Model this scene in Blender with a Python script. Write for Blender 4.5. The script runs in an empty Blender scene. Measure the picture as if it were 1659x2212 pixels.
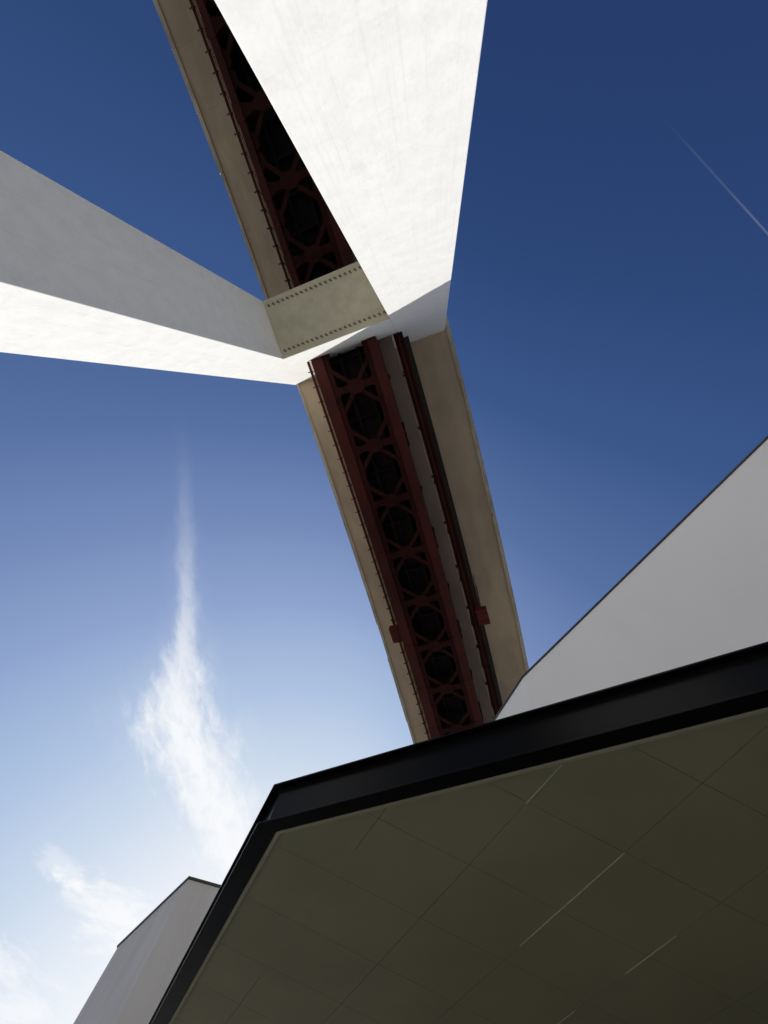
import bpy, bmesh, math, random
from mathutils import Vector, Matrix
random.seed(4)
S=bpy.context.scene
col=S.collection

# ------------------------------------------------------------------ helpers
class MB:
    def __init__(s): s.v=[]; s.f=[]
    def add(s,vs,fs):
        o=len(s.v); s.v+= [tuple(v) for v in vs]; s.f+=[tuple(i+o for i in f) for f in fs]
    def box(s,x0,x1,y0,y1,z0,z1):
        s.add([(x0,y0,z0),(x1,y0,z0),(x1,y1,z0),(x0,y1,z0),(x0,y0,z1),(x1,y0,z1),(x1,y1,z1),(x0,y1,z1)],
              [(0,3,2,1),(4,5,6,7),(0,1,5,4),(1,2,6,5),(2,3,7,6),(3,0,4,7)])
    def beam(s,a,b,w,h,up=(0,0,1)):
        a=Vector(a);b=Vector(b);d=(b-a).normalized();u=Vector(up)
        if abs(d.dot(u))>.98:u=Vector((0,1,0))
        r=d.cross(u).normalized()*w/2; u=r.cross(d).normalized()*h/2
        vs=[]
        for p in (a,b):
            vs+=[p-r-u,p+r-u,p+r+u,p-r+u]
        s.add(vs,[(0,3,2,1),(4,5,6,7),(0,1,5,4),(1,2,6,5),(2,3,7,6),(3,0,4,7)])
    def prism(s,pts,z0,z1):
        n=len(pts)
        s.add([(p[0],p[1],z0) for p in pts]+[(p[0],p[1],z1) for p in pts],
              [tuple(range(n-1,-1,-1)),tuple(range(n,2*n))]+[(i,(i+1)%n,n+(i+1)%n,n+i) for i in range(n)])
    def sweep(s,rings):
        n=len(rings[0]);vs=[];fs=[]
        for r in rings: vs+=r
        for k in range(len(rings)-1):
            for i in range(n):
                j=(i+1)%n; fs.append((k*n+i,k*n+j,(k+1)*n+j,(k+1)*n+i))
        fs.append(tuple(range(n-1,-1,-1))); fs.append(tuple((len(rings)-1)*n+i for i in range(n)))
        s.add(vs,fs)
    def obj(s,name,mat,parent=None,label=None,bevel=0):
        me=bpy.data.meshes.new(name); me.from_pydata(s.v,[],s.f)
        bm=bmesh.new();bm.from_mesh(me);bmesh.ops.recalc_face_normals(bm,faces=bm.faces);bm.to_mesh(me);bm.free()
        me.materials.append(mat)
        o=bpy.data.objects.new(name,me); col.objects.link(o)
        if parent:o.parent=parent
        if label:o["label"]=label
        if bevel:
            m=o.modifiers.new("bevel",'BEVEL');m.width=bevel;m.segments=2;m.limit_method='ANGLE'
        return o
def empty(name,label,cat,loc=(0,0,0)):
    e=bpy.data.objects.new(name,None); e.empty_display_size=1; col.objects.link(e)
    e["label"]=label; e["category"]=cat
    return e

def off(y): return -0.00035*max(0.0,y+10)**2-0.0006*min(0.0,y+32)**2      # gentle curve of the viaduct in plan
def sbox(m,x0,x1,z0,z1,y0,y1,step=4.0,wob=0):
    n=max(1,int((y1-y0)/step)); rings=[]
    for i in range(n+1):
        y=y0+(y1-y0)*i/n; o=off(y); w=random.uniform(-wob,wob)
        rings.append([(x0+o+w,y,z0),(x1+o+w,y,z0),(x1+o+w,y,z1),(x0+o+w,y,z1)])
    m.sweep(rings)

# ------------------------------------------------------------------ materials
def mat(name,base,rough=.7,vary=.12,scale=1.0,stretch=(1,1,1),bump=.0,bscale=None,metal=0,spec=.5,tint=None,detail=4):
    m=bpy.data.materials.new(name); m.use_nodes=True; nt=m.node_tree; N=nt.nodes; L=nt.links
    b=N["Principled BSDF"]; b.inputs["Roughness"].default_value=rough; b.inputs["Metallic"].default_value=metal
    b.inputs["Specular IOR Level"].default_value=spec
    tc=N.new("ShaderNodeTexCoord"); mp=N.new("ShaderNodeMapping"); mp.inputs["Scale"].default_value=stretch
    L.new(tc.outputs["Object"],mp.inputs[0])
    nz=N.new("ShaderNodeTexNoise"); nz.inputs["Scale"].default_value=scale; nz.inputs["Detail"].default_value=detail; nz.inputs["Roughness"].default_value=.62
    L.new(mp.outputs[0],nz.inputs["Vector"])
    nz2=N.new("ShaderNodeTexNoise"); nz2.inputs["Scale"].default_value=scale*.13; nz2.inputs["Detail"].default_value=2
    L.new(tc.outputs["Object"],nz2.inputs["Vector"])
    ad=N.new("ShaderNodeMath"); ad.operation='ADD'; L.new(nz.outputs[0],ad.inputs[0]); L.new(nz2.outputs[0],ad.inputs[1])
    ad2=N.new("ShaderNodeMath"); ad2.operation='MULTIPLY'; ad2.inputs[1].default_value=.8; L.new(ad.outputs[0],ad2.inputs[0])
    r=N.new("ShaderNodeValToRGB"); L.new(ad2.outputs[0],r.inputs[0])
    t=tint or base
    r.color_ramp.elements[0].position=.62; r.color_ramp.elements[1].position=.95
    r.color_ramp.elements[0].color=tuple(c*(1-vary) for c in t)+(1,)
    r.color_ramp.elements[1].color=tuple(min(1,c*(1+vary*.6)) for c in base)+(1,)
    L.new(r.outputs[0],b.inputs["Base Color"])
    if bump:
        bp=N.new("ShaderNodeBump"); bp.inputs["Strength"].default_value=bump; bp.inputs["Distance"].default_value=.02
        nb=N.new("ShaderNodeTexNoise"); nb.inputs["Scale"].default_value=bscale or scale*6; nb.inputs["Detail"].default_value=3
        L.new(mp.outputs[0],nb.inputs["Vector"]); L.new(nb.outputs[0],bp.inputs["Height"]); L.new(bp.outputs[0],b.inputs["Normal"])
    return m
def conc():
    m=mat("white_concrete",(.865,.85,.80),.85,.035,7,(1,1,.6),.06,14,tint=(.85,.835,.79),detail=6)
    nt=m.node_tree; N=nt.nodes; L=nt.links; b=N["Principled BSDF"]; src=b.inputs["Base Color"].links[0].from_socket
    tc=N["Texture Coordinate"]
    mp=N.new("ShaderNodeMapping"); mp.inputs["Scale"].default_value=(6,6,.06); L.new(tc.outputs["Object"],mp.inputs[0])
    nz=N.new("ShaderNodeTexNoise"); nz.inputs["Scale"].default_value=1.9; nz.inputs["Detail"].default_value=4; L.new(mp.outputs[0],nz.inputs["Vector"])
    mr=N.new("ShaderNodeMapRange"); L.new(nz.outputs[0],mr.inputs[0]); mr.inputs[1].default_value=.56; mr.inputs[2].default_value=.78; mr.inputs[3].default_value=1; mr.inputs[4].default_value=.91
    vm=N.new("ShaderNodeVectorMath"); vm.operation='SCALE'; L.new(src,vm.inputs[0]); L.new(mr.outputs[0],vm.inputs["Scale"])
    sp=N.new("ShaderNodeSeparateXYZ"); L.new(tc.outputs["Object"],sp.inputs[0])
    d=N.new("ShaderNodeMath"); d.operation='PINGPONG'; d.inputs[1].default_value=1.8; L.new(sp.outputs[2],d.inputs[0])
    m2=N.new("ShaderNodeMapRange"); L.new(d.outputs[0],m2.inputs[0]); m2.inputs[1].default_value=.01; m2.inputs[2].default_value=.05; m2.inputs[3].default_value=.975; m2.inputs[4].default_value=1
    vm2=N.new("ShaderNodeVectorMath"); vm2.operation='SCALE'; L.new(vm.outputs[0],vm2.inputs[0]); L.new(m2.outputs[0],vm2.inputs["Scale"])
    # sparse darker weather spots and soft stains
    n3=N.new("ShaderNodeTexNoise"); n3.inputs["Scale"].default_value=1.1; n3.inputs["Detail"].default_value=7; n3.inputs["Roughness"].default_value=.75; L.new(tc.outputs["Object"],n3.inputs["Vector"])
    m3=N.new("ShaderNodeMapRange"); L.new(n3.outputs[0],m3.inputs[0]); m3.inputs[1].default_value=.55; m3.inputs[2].default_value=.75; m3.inputs[3].default_value=1; m3.inputs[4].default_value=.88
    vm3=N.new("ShaderNodeVectorMath"); vm3.operation='SCALE'; L.new(vm2.outputs[0],vm3.inputs[0]); L.new(m3.outputs[0],vm3.inputs["Scale"])
    L.new(vm3.outputs[0],b.inputs["Base Color"])
    return m
M_conc=conc()
M_strut=mat("crossbeam_paint",(.78,.71,.51),.75,.09,.8,(1,1,1),.1,4,tint=(.73,.67,.49))
M_slab=mat("deck_soffit",(.68,.53,.36),.85,.13,.3,(1.2,.4,1),.1,2,tint=(.62,.485,.33))
M_edge=mat("deck_edge_concrete",(.64,.57,.45),.85,.25,.7,(1,.5,1),.2,3)
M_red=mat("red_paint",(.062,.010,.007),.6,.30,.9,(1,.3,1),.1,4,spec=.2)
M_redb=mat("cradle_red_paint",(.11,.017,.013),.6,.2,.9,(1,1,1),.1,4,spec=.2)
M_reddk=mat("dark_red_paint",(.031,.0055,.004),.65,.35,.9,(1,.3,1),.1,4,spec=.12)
M_dark=mat("dark_steel",(.020,.014,.0135),.9,.4,.8,spec=.1)  # near-black brown steel, uneven in tone
M_beige=mat("walkway_soffit",(.21,.155,.13),.8,.15,.5,(1,.3,1))
M_green=mat("conduit_paint",(.03,.027,.02),.7,.25,.6)
M_bolt=mat("bolt_steel",(.18,.11,.06),.7,.3,3)
M_black=mat("black_steel",(.0055,.0055,.0055),.28,.2,1.5,(1,1,1),.04,20,spec=.12)
M_cap=mat("dark_coping",(.05,.05,.05),.5,.2,2)
M_wall=mat("white_cladding",(.94,.90,.83),.7,.03,.5,(1,1,.5),.05,30)
M_wall2=mat("grey_cladding",(.66,.63,.58),.7,.09,.9,(1,1,.3),.1,30)
M_front=mat("added_dark_panel",(.08,.08,.06),.25,.2,.5)  # for the unseen panels added under the canopy
M_sof=mat("olive_panel",(.52,.475,.285),.6,.09,.7,(1,1,1),.05,30,tint=(.49,.45,.27),detail=6)
M_lip=mat("cream_trim",(.64,.56,.38),.6,.1,2)
M_gap=mat("joint_shadow",(.015,.014,.01),.9,.2,2)
M_jlit=mat("joint_light",(.85,.80,.60),.5,.15,2)  # pale colour standing in for light in the soffit joints
M_roof=mat("roof_membrane",(.12,.12,.12),.9,.2,1)
M_ground=mat("pale_paving",(.47,.44,.36),.9,.15,.4,(1,1,1),.2,5)

# ------------------------------------------------------------------ ground
g=MB(); g.add([(-4000,-4000,-1.6),(4000,-4000,-1.6),(4000,4000,-1.6),(-4000,4000,-1.6)],[(0,1,2,3)])
go=g.obj("ground",M_ground); go["kind"]="structure"; go["label"]="pale paved ground under the bridge"; go["category"]="ground"

# ------------------------------------------------------------------ pier
YN,YF=-10.66,-17.64
pier=empty("bridge_pier","tall white concrete portal pier with two rectangular legs","pier")
for x0,x1 in ((-24.0,-16.72),(-2.55,4.65)):
    m=MB(); m.box(x0,x1,YF,YN,-1.59,72.98)
    m.obj("leg",M_conc,pier,bevel=.05)
m=MB(); m.box(-16.715,-2.555,YF,YN,50.03,72.96)
m.obj("crossbeam",M_conc,pier)
m=MB(); m.box(-16.70,-2.57,YF+.02,YN-.02,49.98,50.027)
m.obj("soffit_plate",M_strut,pier,"cream riveted plate under the crossbeam")
m=MB(); m.prism([(.12*math.cos(a*math.pi/3),.12*math.sin(a*math.pi/3)) for a in range(6)],-.13,0)
m.prism([(.13+.08*math.cos(a*math.pi/2),.15+.08*math.sin(a*math.pi/2)) for a in range(4)],-.07,0)
bolt=m.obj("bolt",M_bolt,pier); bolt.location=(-16.2,YF+.7,49.978)
for yy in (YF+.7,YN-.9):
    for i in range(22):
        if yy<-15 and i==0: continue
        c=bolt.copy(); col.objects.link(c); c.parent=pier; c.location=(-16.2+i*.63,yy,49.978)

# ------------------------------------------------------------------ viaduct
br=empty("viaduct_bridge","high viaduct with cream deck soffit and dark red steel truss","bridge")
Y0,Y1=-150,190
ZT=56.3; P=8.7; NODE0=-5.3
nodes=[NODE0+P*k for k in range(-16,23)]
m=MB(); sbox(m,-23.2,5.0,73.0,74.0,Y0,Y1)
y=Y0
while y<Y1:
    for a,b in ((-23.15,-15.0),(-1,4.95)):
        m.box(a+off(y),b+off(y),y,y+.07,72.98,73.05)
    y+=8.7
road=m.obj("road_slab",M_slab,br)
for a,b in ((-23.75,-23.2),(5.0,5.65)):
    m=MB(); y=Y0
    while y<Y1:
        L_=8.7; w=random.uniform(-.12,.12)
        m.sweep([[(a+off(q)+w,q,72.72),(b+off(q),q,72.72),(b+off(q),q,75.1),(a+off(q)+w,q,75.1)] for q in (y,y+L_*.5,y+L_-.05)])
        y+=L_
    sbox(m,a+.15,b-.02,72.9,74.9,Y0,Y1)
    m.obj("parapet",M_edge,road)

tr=bpy.data.objects.new("railway_truss",None); col.objects.link(tr); tr.parent=br
XL0,XL1,XR0,XR1=-15.1,-13.5,-6.7,-5.45
YS=-14.0
for a,b,ya,yb in ((XL0,XL1,YS,Y1),(-14.0,-13.1,Y0,YS),(XR0,XR1,Y0,Y1)):
    m=MB(); sbox(m,a,b,ZT,ZT+1.3,ya,yb)
    for y in nodes:
        if ya+1.2<y<yb-1.2: m.box(a-.04+off(y),b+.04+off(y),y-1.1,y+1.1,ZT-.05,ZT+.02)
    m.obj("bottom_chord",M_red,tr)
m=MB()
for a in (-13.9,-5.75): sbox(m,a,a+.15,ZT+1.25,71.1,Y0,Y1)
m.obj("light_block_panel",M_reddk,tr)  # solid sheets added to stop sun leaking through the truss onto the crossbeam
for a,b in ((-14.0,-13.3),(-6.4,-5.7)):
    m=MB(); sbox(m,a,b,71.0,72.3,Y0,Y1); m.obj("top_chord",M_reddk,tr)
for cx in (-13.75,-5.6):
    m=MB()
    for i,y in enumerate(nodes[:-1]):
        o=off(y);o2=off(y+P)
        m.beam((cx+o,y,ZT+1.2),(cx+o,y,71.1),.5,.5)
        if i%2: m.beam((cx+o,y,ZT+1.4),(cx+o2,y+P,71.0),.45,.6)
        else: m.beam((cx+o,y,71.0),(cx+o2,y+P,ZT+1.4),.45,.6)
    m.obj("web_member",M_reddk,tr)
m=MB(); cx=(XL1+XR0)/2
for y in nodes:
    o=off(y); xl=(XL1 if y>YS else -13.2)
    m.box(xl+o-.2,XR0+o,y-.48,y+.48,ZT+.15,ZT+1.2)
    for s in (-1,1):
        for e in (xl+.3,XR0-.3):
            yy=y+s*P*.38
            m.beam((cx+o+ (e-cx)*.03,y+s*.2,ZT+.45),(e+off(yy),yy,ZT+.45),.58,.3)
            sg=1 if e<cx else -1
            ee=(xl if e<cx else XR0)+off(yy)
            m.add([(ee,yy-1.5,ZT+.28),(ee+sg*.85,yy-.6,ZT+.28),(ee+sg*.85,yy+.5,ZT+.28),(ee,yy+1.35,ZT+.28),
                   (ee,yy-1.5,ZT+.34),(ee+sg*.85,yy-.6,ZT+.34),(ee+sg*.85,yy+.5,ZT+.34),(ee,yy+1.35,ZT+.34)],
                  [(0,1,2,3),(4,5,6,7),(0,1,5,4),(1,2,6,5),(2,3,7,6),(3,0,4,7)])
            en=(xl if e<cx else XR0)+o
            m.add([(en,y,ZT+.09),(en,y+s*1.1,ZT+.09),(en+sg*.5,y+s*.75,ZT+.09),(en+sg*1.5,y+s*.42,ZT+.09),(en+sg*1.5,y,ZT+.09)],[(0,1,2,3,4)])
    m.prism([(cx+o+1.45*math.cos(a*math.pi/4+.39),y+1.1*math.sin(a*math.pi/4+.39)) for a in range(8)],ZT+.08,ZT+.14)
sbox(m,XL1,XL1+.75,ZT+.2,ZT+.3,YS,Y1); sbox(m,XR0-.75,XR0,ZT+.2,ZT+.3,Y0,Y1)
m.obj("lateral_bracing",M_reddk,tr)
m=MB()
for sx in (-11.6,-8.7): sbox(m,sx-.22,sx+.22,ZT+2.9,ZT+3.6,Y0,Y1)
for y in nodes:
    for dy in (0,P/2): m.box(-13.6+off(y),XR0+off(y),y+dy-.15,y+dy+.15,ZT+3.0,ZT+3.9)
sbox(m,-13.6,XR0+.4,ZT+4.0,ZT+4.3,Y0,Y1); m.obj("rail_deck",M_dark,tr)

def walkway(x0,x1,z,matp,yoff,over,st=2.175,Ya=Y0,Yb=Y1):
    m=MB(); sbox(m,x0,x1,z,z+.12,Ya,Yb)
    y=Ya+yoff
    while y<Yb:
        m.box(x0-over+off(y),x1+over*.3+off(y),y-.06,y+.06,z-.12,z+.02); y+=st
    o=m.obj("service_walkway",matp,br)
    r=MB()
    for xx in (x0+.04,x1-.04):
        for zz in (.65,1.15): sbox(r,xx-.03,xx+.03,z+zz,z+zz+.06,Ya,Yb)
        y=Ya+yoff
        while y<Yb:
            r.box(xx-.035+off(y),xx+.035+off(y),y-.035,y+.035,z+.12,z+1.2)
            y+=st
    r.obj("railing",M_redb,o)
    return o
walkway(-15.95,-15.6,57.0,M_red,.4,.30,Ya=YS)
walkway(-14.85,-14.5,57.0,M_red,.4,.30,Yb=YS)
m=MB(); sbox(m,-5.7,-3.55,60.0,60.2,Y0,Y1,wob=.02)
for y in nodes: m.box(-5.45+off(y),-3.6+off(y),y-.15,y+.15,60.15,60.5)
m.obj("cable_tray",M_beige,br,"pale flat tray running beside the truss")
walkway(-3.25,-1.95,60.0,M_reddk,1.1,.03,4.35)
m=MB(); sbox(m,-2.75,-2.5,59.55,59.85,Y0,Y1)
for y in nodes: m.box(-2.8+off(y),-2.45+off(y),y-.06,y+.06,59.8,60.02)
m.obj("pipe",M_red,br)
m=MB(); sbox(m,-2.6,-1.35,65.5,66.2,Y0,Y1)
for y in nodes:
    m.box(-5.5+off(y),-1.5+off(y),y-.15,y+.15,66.15,66.8)
    m.box(-3.45+off(y),-3.3+off(y),y-.1,y+.1,60.2,66.5)
m.obj("conduit",M_green,br)
for x0,x1 in ((-18.3,-16.6),(-2.9,-1.0)):
    m=MB(); ya,yb=34.9,37.8
    m.box(x0,x1,ya,yb,59.0,59.15); m.box(x0,x0+.12,ya,yb,59.12,60.1); m.box(x1-.12,x1,ya,yb,59.12,60.1)
    m.box(x0+.1,x1-.1,ya,ya+.12,59.12,60.1); m.box(x0+.1,x1-.1,yb-.12,yb,59.12,60.1)
    for yy in (35.6,37.1): m.box(x0-.03,x1+.03,yy-.06,yy+.06,58.92,59.02)
    m.box((x0+x1)/2-.08,(x0+x1)/2+.08,33.6,ya+.05,59.8,60.0)
    gm=m.obj("inspection_cradle",M_redb,br,"dark red steel maintenance cradle hanging beside the truss")
    for yy in (35.1,37.6):
        h=MB(); h.beam((( x0+x1)/2,yy,59.14),((x0+x1)/2,yy,72.9),.1,.1); h.obj("hanger_rod",M_reddk,gm)

# ------------------------------------------------------------------ buildings
def scaled(pts,c,d):
    out=[]
    for p in pts:
        v=Vector((p[0]-c[0],p[1]-c[1])); out.append((p[0]+v.normalized().x*d,p[1]+v.normalized().y*d))
    return out
b1=empty("white_building","sharp-cornered white building with thin dark roof coping","building")
fp=[(16.42,-2.56),(35,10),(15,32),(-6,17.55),(-1.03,11.70),(.38,10.04)]
m=MB(); m.prism(fp,-1.59,11.97); m.obj("wall",M_wall,b1)
m=MB(); m.prism(scaled(fp,(12,14),.05),11.975,12.03); m.obj("coping",M_cap,b1)
m=MB()
for a,b_ in (((10.2,2.33),(.45,9.98)),((.33,10.10),(-.98,11.64)),((-1.08,11.76),(-5.9,17.43))):
    A=Vector(a);B=Vector(b_);d=(B-A).normalized(); n=Vector((d.y,-d.x))
    if n.dot(A)>0:n=-n
    A=A+n*.03;B=B+n*.03
    m.beam((A.x,A.y,.79),(B.x,B.y,.79),.04,4.7)
m.obj("added_dark_front",M_front,b1)  # unseen dark panels added on the wall to dim the canopy soffit
b2=empty("grey_building","pale grey angular building with dark roof coping","building")
fp2=[(-25.01,23.13),(-17.88,18.38),(-8.5,23.26),(-14,34),(-24,34)]
m=MB(); m.prism(fp2,-1.59,11.97); m.obj("wall",M_wall2,b2)
m=MB(); m.prism(scaled(fp2,(-18,26),.08),11.975,12.07); m.obj("coping",M_cap,b2)

# ------------------------------------------------------------------ canopy
can=empty("entrance_canopy","low canopy with black steel edge beam and olive panelled soffit","canopy")
P0=Vector((-3.38,4.10)); d1=Vector((.9876,-.1570)); d2=Vector((-.683,.731)).normalized()
n1=Vector((.1570,.9876)); n2=Vector((d2.y,-d2.x)); 
if n2.dot(Vector((1,1)))<0:n2=-n2
P1=P0+d1*14.1; P2=P0+d2*13.0
def ofs(a,b):
    A=P0+n1*a; B=P0+n2*b
    det=d1.x*(-d2.y)+d2.x*d1.y; r=B-A
    t=(r.x*(-d2.y)+d2.x*r.y)/det
    return A+d1*t
def railprof(prof,k=1.0):
    rings=[]
    for base,nn in ((P1,n1),(None,None),(P2,n2)):
        ring=[]
        for d,z in prof:
            q = ofs(d,d*k) if base is None else base+nn*(d if nn is n1 else d*k)
            ring.append((q.x,q.y,z))
        rings.append(ring)
    return rings
k=1.35
m=MB()
m.sweep(railprof([(0,3.2),(.18,3.2),(.18,3.224),(.105,3.224),(.105,3.686),(.18,3.686),(.18,3.71),(0,3.71),(0,3.686),(.085,3.686),(.085,3.224),(0,3.224)],k))
m.obj("edge_beam",M_black,can,bevel=.004)
m=MB(); m.sweep(railprof([(.186,3.192),(.222,3.192),(.222,3.24),(.186,3.24)],k)); m.obj("soffit_trim",M_lip,can)
c0=ofs(.225,.225*k); r1=P1+n1*.225-d1*.3; l2=P2+n2*.3
poly=[c0,r1,Vector((8.4,3.70)),Vector((.38,10.0)),Vector((-1.05,11.66)),Vector((-6,17.4)),l2]
m=MB(); m.prism([(p.x,p.y) for p in poly],3.26,3.68); m.obj("roof_slab",M_roof,can)
m=MB(); m.prism([(p.x,p.y) for p in poly],3.235,3.255); m.obj("soffit_backing",M_gap,can)
bm=bmesh.new(); bm.faces.new([bm.verts.new((p.x,p.y,3.21)) for p in poly])
o0=Vector((-.19,4.22)); e1=Vector((-.705,.709)).normalized(); e2=Vector((.709,.705)).normalized(); SP=1.18
for i in range(-14,16):
    for dd,nn in ((e1,e2),(e2,e1)):
        pt=o0+nn*SP*i
        bmesh.ops.bisect_plane(bm,geom=bm.verts[:]+bm.edges[:]+bm.faces[:],plane_co=(pt.x,pt.y,0),plane_no=(nn.x,nn.y,0))
res=bmesh.ops.inset_individual(bm,faces=bm.faces[:],thickness=.0042)
rim=res['faces']; bmesh.ops.delete(bm,geom=rim,context='FACES')
ext=bmesh.ops.extrude_face_region(bm,geom=bm.faces[:])
for v in ext['geom']:
    if isinstance(v,bmesh.types.BMVert): v.co.z+=.02
bmesh.ops.recalc_face_normals(bm,faces=bm.faces)
me=bpy.data.meshes.new("soffit_panel"); bm.to_mesh(me); bm.free(); me.materials.append(M_sof)
so=bpy.data.objects.new("soffit_panel",me); col.objects.link(so); so.parent=can
for i,a0,a1,wd in ((0,-.62,.02,.010),(1,0,2.0,.010),(2,.7,1.6,.009),(2,2.6,4.6,.005),(-1,1.8,5,.003),(3,2.0,3.6,.009),(3,4.2,6,.006)):
    a=o0+e2*SP*i; A=a+e1*a0; B_=a+e1*a1
    m=MB(); m.beam((A.x,A.y,3.2065),(B_.x,B_.y,3.2065),wd,.005)
    m.obj("joint_light",M_jlit,can)  # light caught in the panel gaps, put in as pale strips

# ------------------------------------------------------------------ sun + sky
sd=Vector((-1.6,2.8,1.0)).normalized()
sl=bpy.data.lights.new("sun",'SUN'); sl.energy=3.0; sl.angle=math.radians(.5); sl.color=(1,.98,.95)
so_=bpy.data.objects.new("sun",sl); col.objects.link(so_); so_.rotation_euler=sd.to_track_quat('Z','Y').to_euler()
w=bpy.data.worlds.new("World"); S.world=w; w.use_nodes=True; nt=w.node_tree; N=nt.nodes; L=nt.links
bg=N["Background"]
sky=N.new("ShaderNodeTexSky"); sky.sky_type='NISHITA'; sky.sun_disc=False
sky.sun_elevation=math.asin(sd.z); sky.sun_rotation=math.atan2(sd.x,sd.y)%(2*math.pi)
sky.air_density=1.0; sky.dust_density=.6; sky.ozone_density=2.5
def M(op,a,b=None,c=None,clamp=False):
    n=N.new("ShaderNodeMath"); n.operation=op; n.use_clamp=clamp
    for i,v in enumerate((a,b,c)):
        if v is None: continue
        if isinstance(v,(int,float)): n.inputs[i].default_value=v
        else: L.new(v,n.inputs[i])
    return n.outputs[0]
tc=N.new("ShaderNodeTexCoord"); sp=N.new("ShaderNodeSeparateXYZ"); L.new(tc.outputs["Generated"],sp.inputs[0])
zc=M('MAXIMUM',sp.outputs[2],.05)
px=M('DIVIDE',sp.outputs[0],zc); py=M('DIVIDE',sp.outputs[1],zc)
up=M('GREATER_THAN',sp.outputs[2],.06)
def comb(x,y,z=0):
    n=N.new("ShaderNodeCombineXYZ")
    for i,v in enumerate((x,y,z)):
        if isinstance(v,(int,float)): n.inputs[i].default_value=v
        else: L.new(v,n.inputs[i])
    return n.outputs[0]
def noise(vec,scale,detail=6,rough=.6,dist=0):
    n=N.new("ShaderNodeTexNoise"); n.inputs["Scale"].default_value=scale; n.inputs["Detail"].default_value=detail
    n.inputs["Roughness"].default_value=rough; n.inputs["Distortion"].default_value=dist; L.new(vec,n.inputs["Vector"]); return n.outputs[0]
def curve(v,pts):
    n=N.new("ShaderNodeFloatCurve"); c=n.mapping.curves[0]
    while len(c.points)>2: c.points.remove(c.points[1])
    c.points[0].location=pts[0]; c.points[1].location=pts[-1]
    for p in pts[1:-1]: c.points.new(*p)
    n.mapping.update(); L.new(v,n.inputs["Value"]); return n.outputs[0]
def sstep(v,a,b):
    n=N.new("ShaderNodeMapRange"); n.interpolation_type='SMOOTHSTEP'; L.new(v,n.inputs[0])
    n.inputs[1].default_value=a;n.inputs[2].default_value=b; return n.outputs[0]
rx=M('ADD',px,.667); ry=M('ADD',py,.17)
t=M('ADD',M('MULTIPLY',rx,-.358),M('MULTIPLY',ry,.934))
s=M('ADD',M('MULTIPLY',rx,.934),M('MULTIPLY',ry,.358))
tn=M('MULTIPLY',t,.5,clamp=True)
wv=comb(M('MULTIPLY',s,2.4),M('MULTIPLY',t,1.0))
n1_=noise(wv,2.8,6,.6,.5); n2_=noise(wv,8,9,.64,.6)
wrp=M('MULTIPLY',M('SUBTRACT',n1_,.5),.24)
cen=M('SUBTRACT',curve(tn,[(0,.5),(.17,.48),(.37,.44),(.50,.39),(.56,.39),(.66,.455),(.8,.53),(1,.60)]),.5)
wid=curve(tn,[(0,.03),(.17,.035),(.37,.065),(.47,.125),(.55,.19),(.64,.19),(.8,.17),(1,.15)])
sw=M('ADD',s,M('MULTIPLY',wrp,M('MULTIPLY',tn,1.7)))
dist=M('ABSOLUTE',M('SUBTRACT',sw,cen))
core=M('SUBTRACT',1.0,M('DIVIDE',dist,wid))
core=M('ADD',core,M('MULTIPLY',M('SUBTRACT',n2_,.5),1.8))
core=M('ADD',M('MULTIPLY',sstep(core,-.3,1.1),.84),M('MULTIPLY',sstep(core,-1.5,.9),.13))
core=M('MULTIPLY',core,M('POWER',sstep(t,-.1,1.15),1.4)); core=M('MULTIPLY',core,M('SUBTRACT',1.0,sstep(t,1.8,2.15)))
pv=comb(px,py); n3=noise(pv,2.2,7,.6,.6); n4=noise(pv,8,6,.6,.3)
def puff(cx,cy,r,gain):
    d=M('SQRT',M('ADD',M('POWER',M('ABSOLUTE',M('SUBTRACT',px,cx)),2),M('POWER',M('ABSOLUTE',M('SUBTRACT',py,cy)),2)))
    v=M('ADD',M('SUBTRACT',1.0,M('DIVIDE',d,r)),M('MULTIPLY',M('SUBTRACT',M('ADD',n3,M('MULTIPLY',n4,.5)),.75),2.8))
    return M('MULTIPLY',sstep(v,.1,.95),gain)
pf=M('ADD',puff(-1.99,1.88,.42,.95),puff(-2.1,1.38,.15,.35))
pf=M('ADD',pf,puff(-3.3,2.5,.9,.7))
ax,ay=.557,-.391; bx,by=.727,-.108; dl=math.hypot(bx-ax,by-ay); ux,uy=(bx-ax)/dl,(by-ay)/dl
qx=M('SUBTRACT',px,ax); qy=M('SUBTRACT',py,ay)
ct=M('ADD',M('MULTIPLY',qx,ux),M('MULTIPLY',qy,uy)); cs=M('ABSOLUTE',M('ADD',M('MULTIPLY',qx,-uy),M('MULTIPLY',qy,ux)))
con=M('SUBTRACT',1.0,sstep(cs,.0002,.003)); con=M('MULTIPLY',con,sstep(ct,-.03,.45)); con=M('MULTIPLY',con,M('MULTIPLY',n4,.19))
cloud=M('ADD',core,pf); cloud=M('ADD',cloud,con); cloud=M('MULTIPLY',cloud,up,clamp=True)
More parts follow.
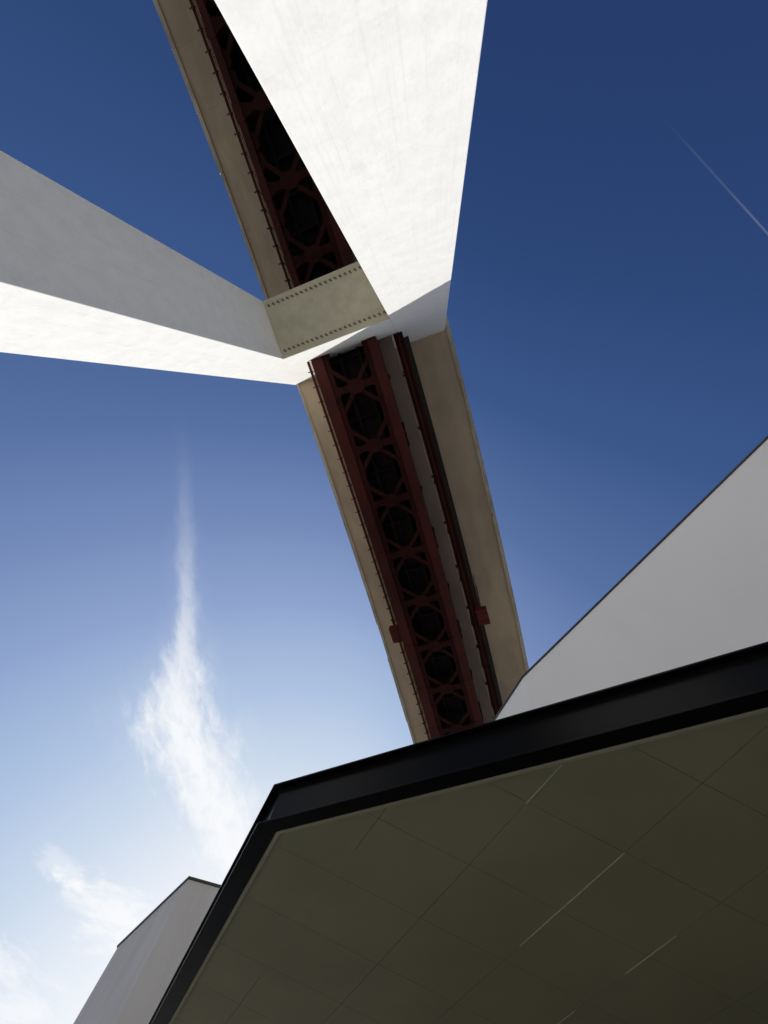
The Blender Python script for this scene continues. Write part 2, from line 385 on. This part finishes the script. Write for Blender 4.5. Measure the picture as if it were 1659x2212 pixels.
# clear sky: scattering brightness as a function of the angle from the sun, blended with the physical sky
dt=N.new("ShaderNodeVectorMath"); dt.operation='DOT_PRODUCT'; L.new(tc.outputs["Generated"],dt.inputs[0]); dt.inputs[1].default_value=tuple(sd)
uu=M('ADD',M('MULTIPLY',dt.outputs["Value"],.5),.5); uu=M('ADD',uu,M('MULTIPLY',M('SUBTRACT',.6,sp.outputs[2]),.06))
uu=M('SUBTRACT',uu,M('MULTIPLY',sstep(sp.outputs[0],-.40,.30),.075),clamp=True)
rp=N.new("ShaderNodeValToRGB"); L.new(uu,rp.inputs[0])
def lin(c): 
    c/=255; return c/12.92 if c<=.04045 else ((c+.055)/1.055)**2.4
stops=[(.25,(35,58,106)),(.39,(43,69,119)),(.55,(60,88,141)),(.69,(89,115,166)),(.79,(119,142,190)),(.865,(146,168,210)),(.93,(179,200,230)),(.965,(207,221,240)),(1.0,(243,247,252))]
cr=rp.color_ramp
cr.elements[0].position=stops[0][0]; cr.elements[1].position=stops[-1][0]
for p,c in stops[1:-1]: cr.elements.new(p)
for e,(p,c) in zip(cr.elements,stops): e.color=(lin(c[0]),lin(c[1]),lin(c[2]),1)
vs=N.new("ShaderNodeVectorMath"); vs.operation='SCALE'; vs.inputs["Scale"].default_value=10; L.new(rp.outputs[0],vs.inputs[0])
mb=N.new("ShaderNodeMix"); mb.data_type='RGBA'; mb.inputs[0].default_value=.08; L.new(vs.outputs[0],mb.inputs[6]); L.new(sky.outputs[0],mb.inputs[7])
# bright pale haze at the horizon, added out of view to fill shaded walls
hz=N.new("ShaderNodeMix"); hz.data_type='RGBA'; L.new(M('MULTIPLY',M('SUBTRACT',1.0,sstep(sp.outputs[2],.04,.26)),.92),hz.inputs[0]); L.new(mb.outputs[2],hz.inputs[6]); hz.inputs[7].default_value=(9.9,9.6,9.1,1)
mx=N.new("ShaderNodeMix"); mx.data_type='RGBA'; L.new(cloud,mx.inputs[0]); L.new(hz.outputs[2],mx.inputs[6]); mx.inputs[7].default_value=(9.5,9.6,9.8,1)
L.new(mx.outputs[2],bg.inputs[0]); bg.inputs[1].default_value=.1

# ------------------------------------------------------------------ camera
cd=bpy.data.cameras.new("camera"); cd.sensor_fit='HORIZONTAL'; cd.sensor_width=36; cd.lens=18.01; cd.clip_end=10000; cd.clip_start=.05
co=bpy.data.objects.new("camera",cd); col.objects.link(co)
r=Vector((0.94410,0.30428,0.12682)); u=Vector((0.26093,-0.92489,0.27659)); b=r.cross(u).normalized()
co.matrix_world=Matrix(((r.x,u.x,b.x,0),(r.y,u.y,b.y,0),(r.z,u.z,b.z,0),(0,0,0,1)))
S.camera=co
S.view_settings.view_transform='Standard'; S.view_settings.look='None'; S.view_settings.exposure=0
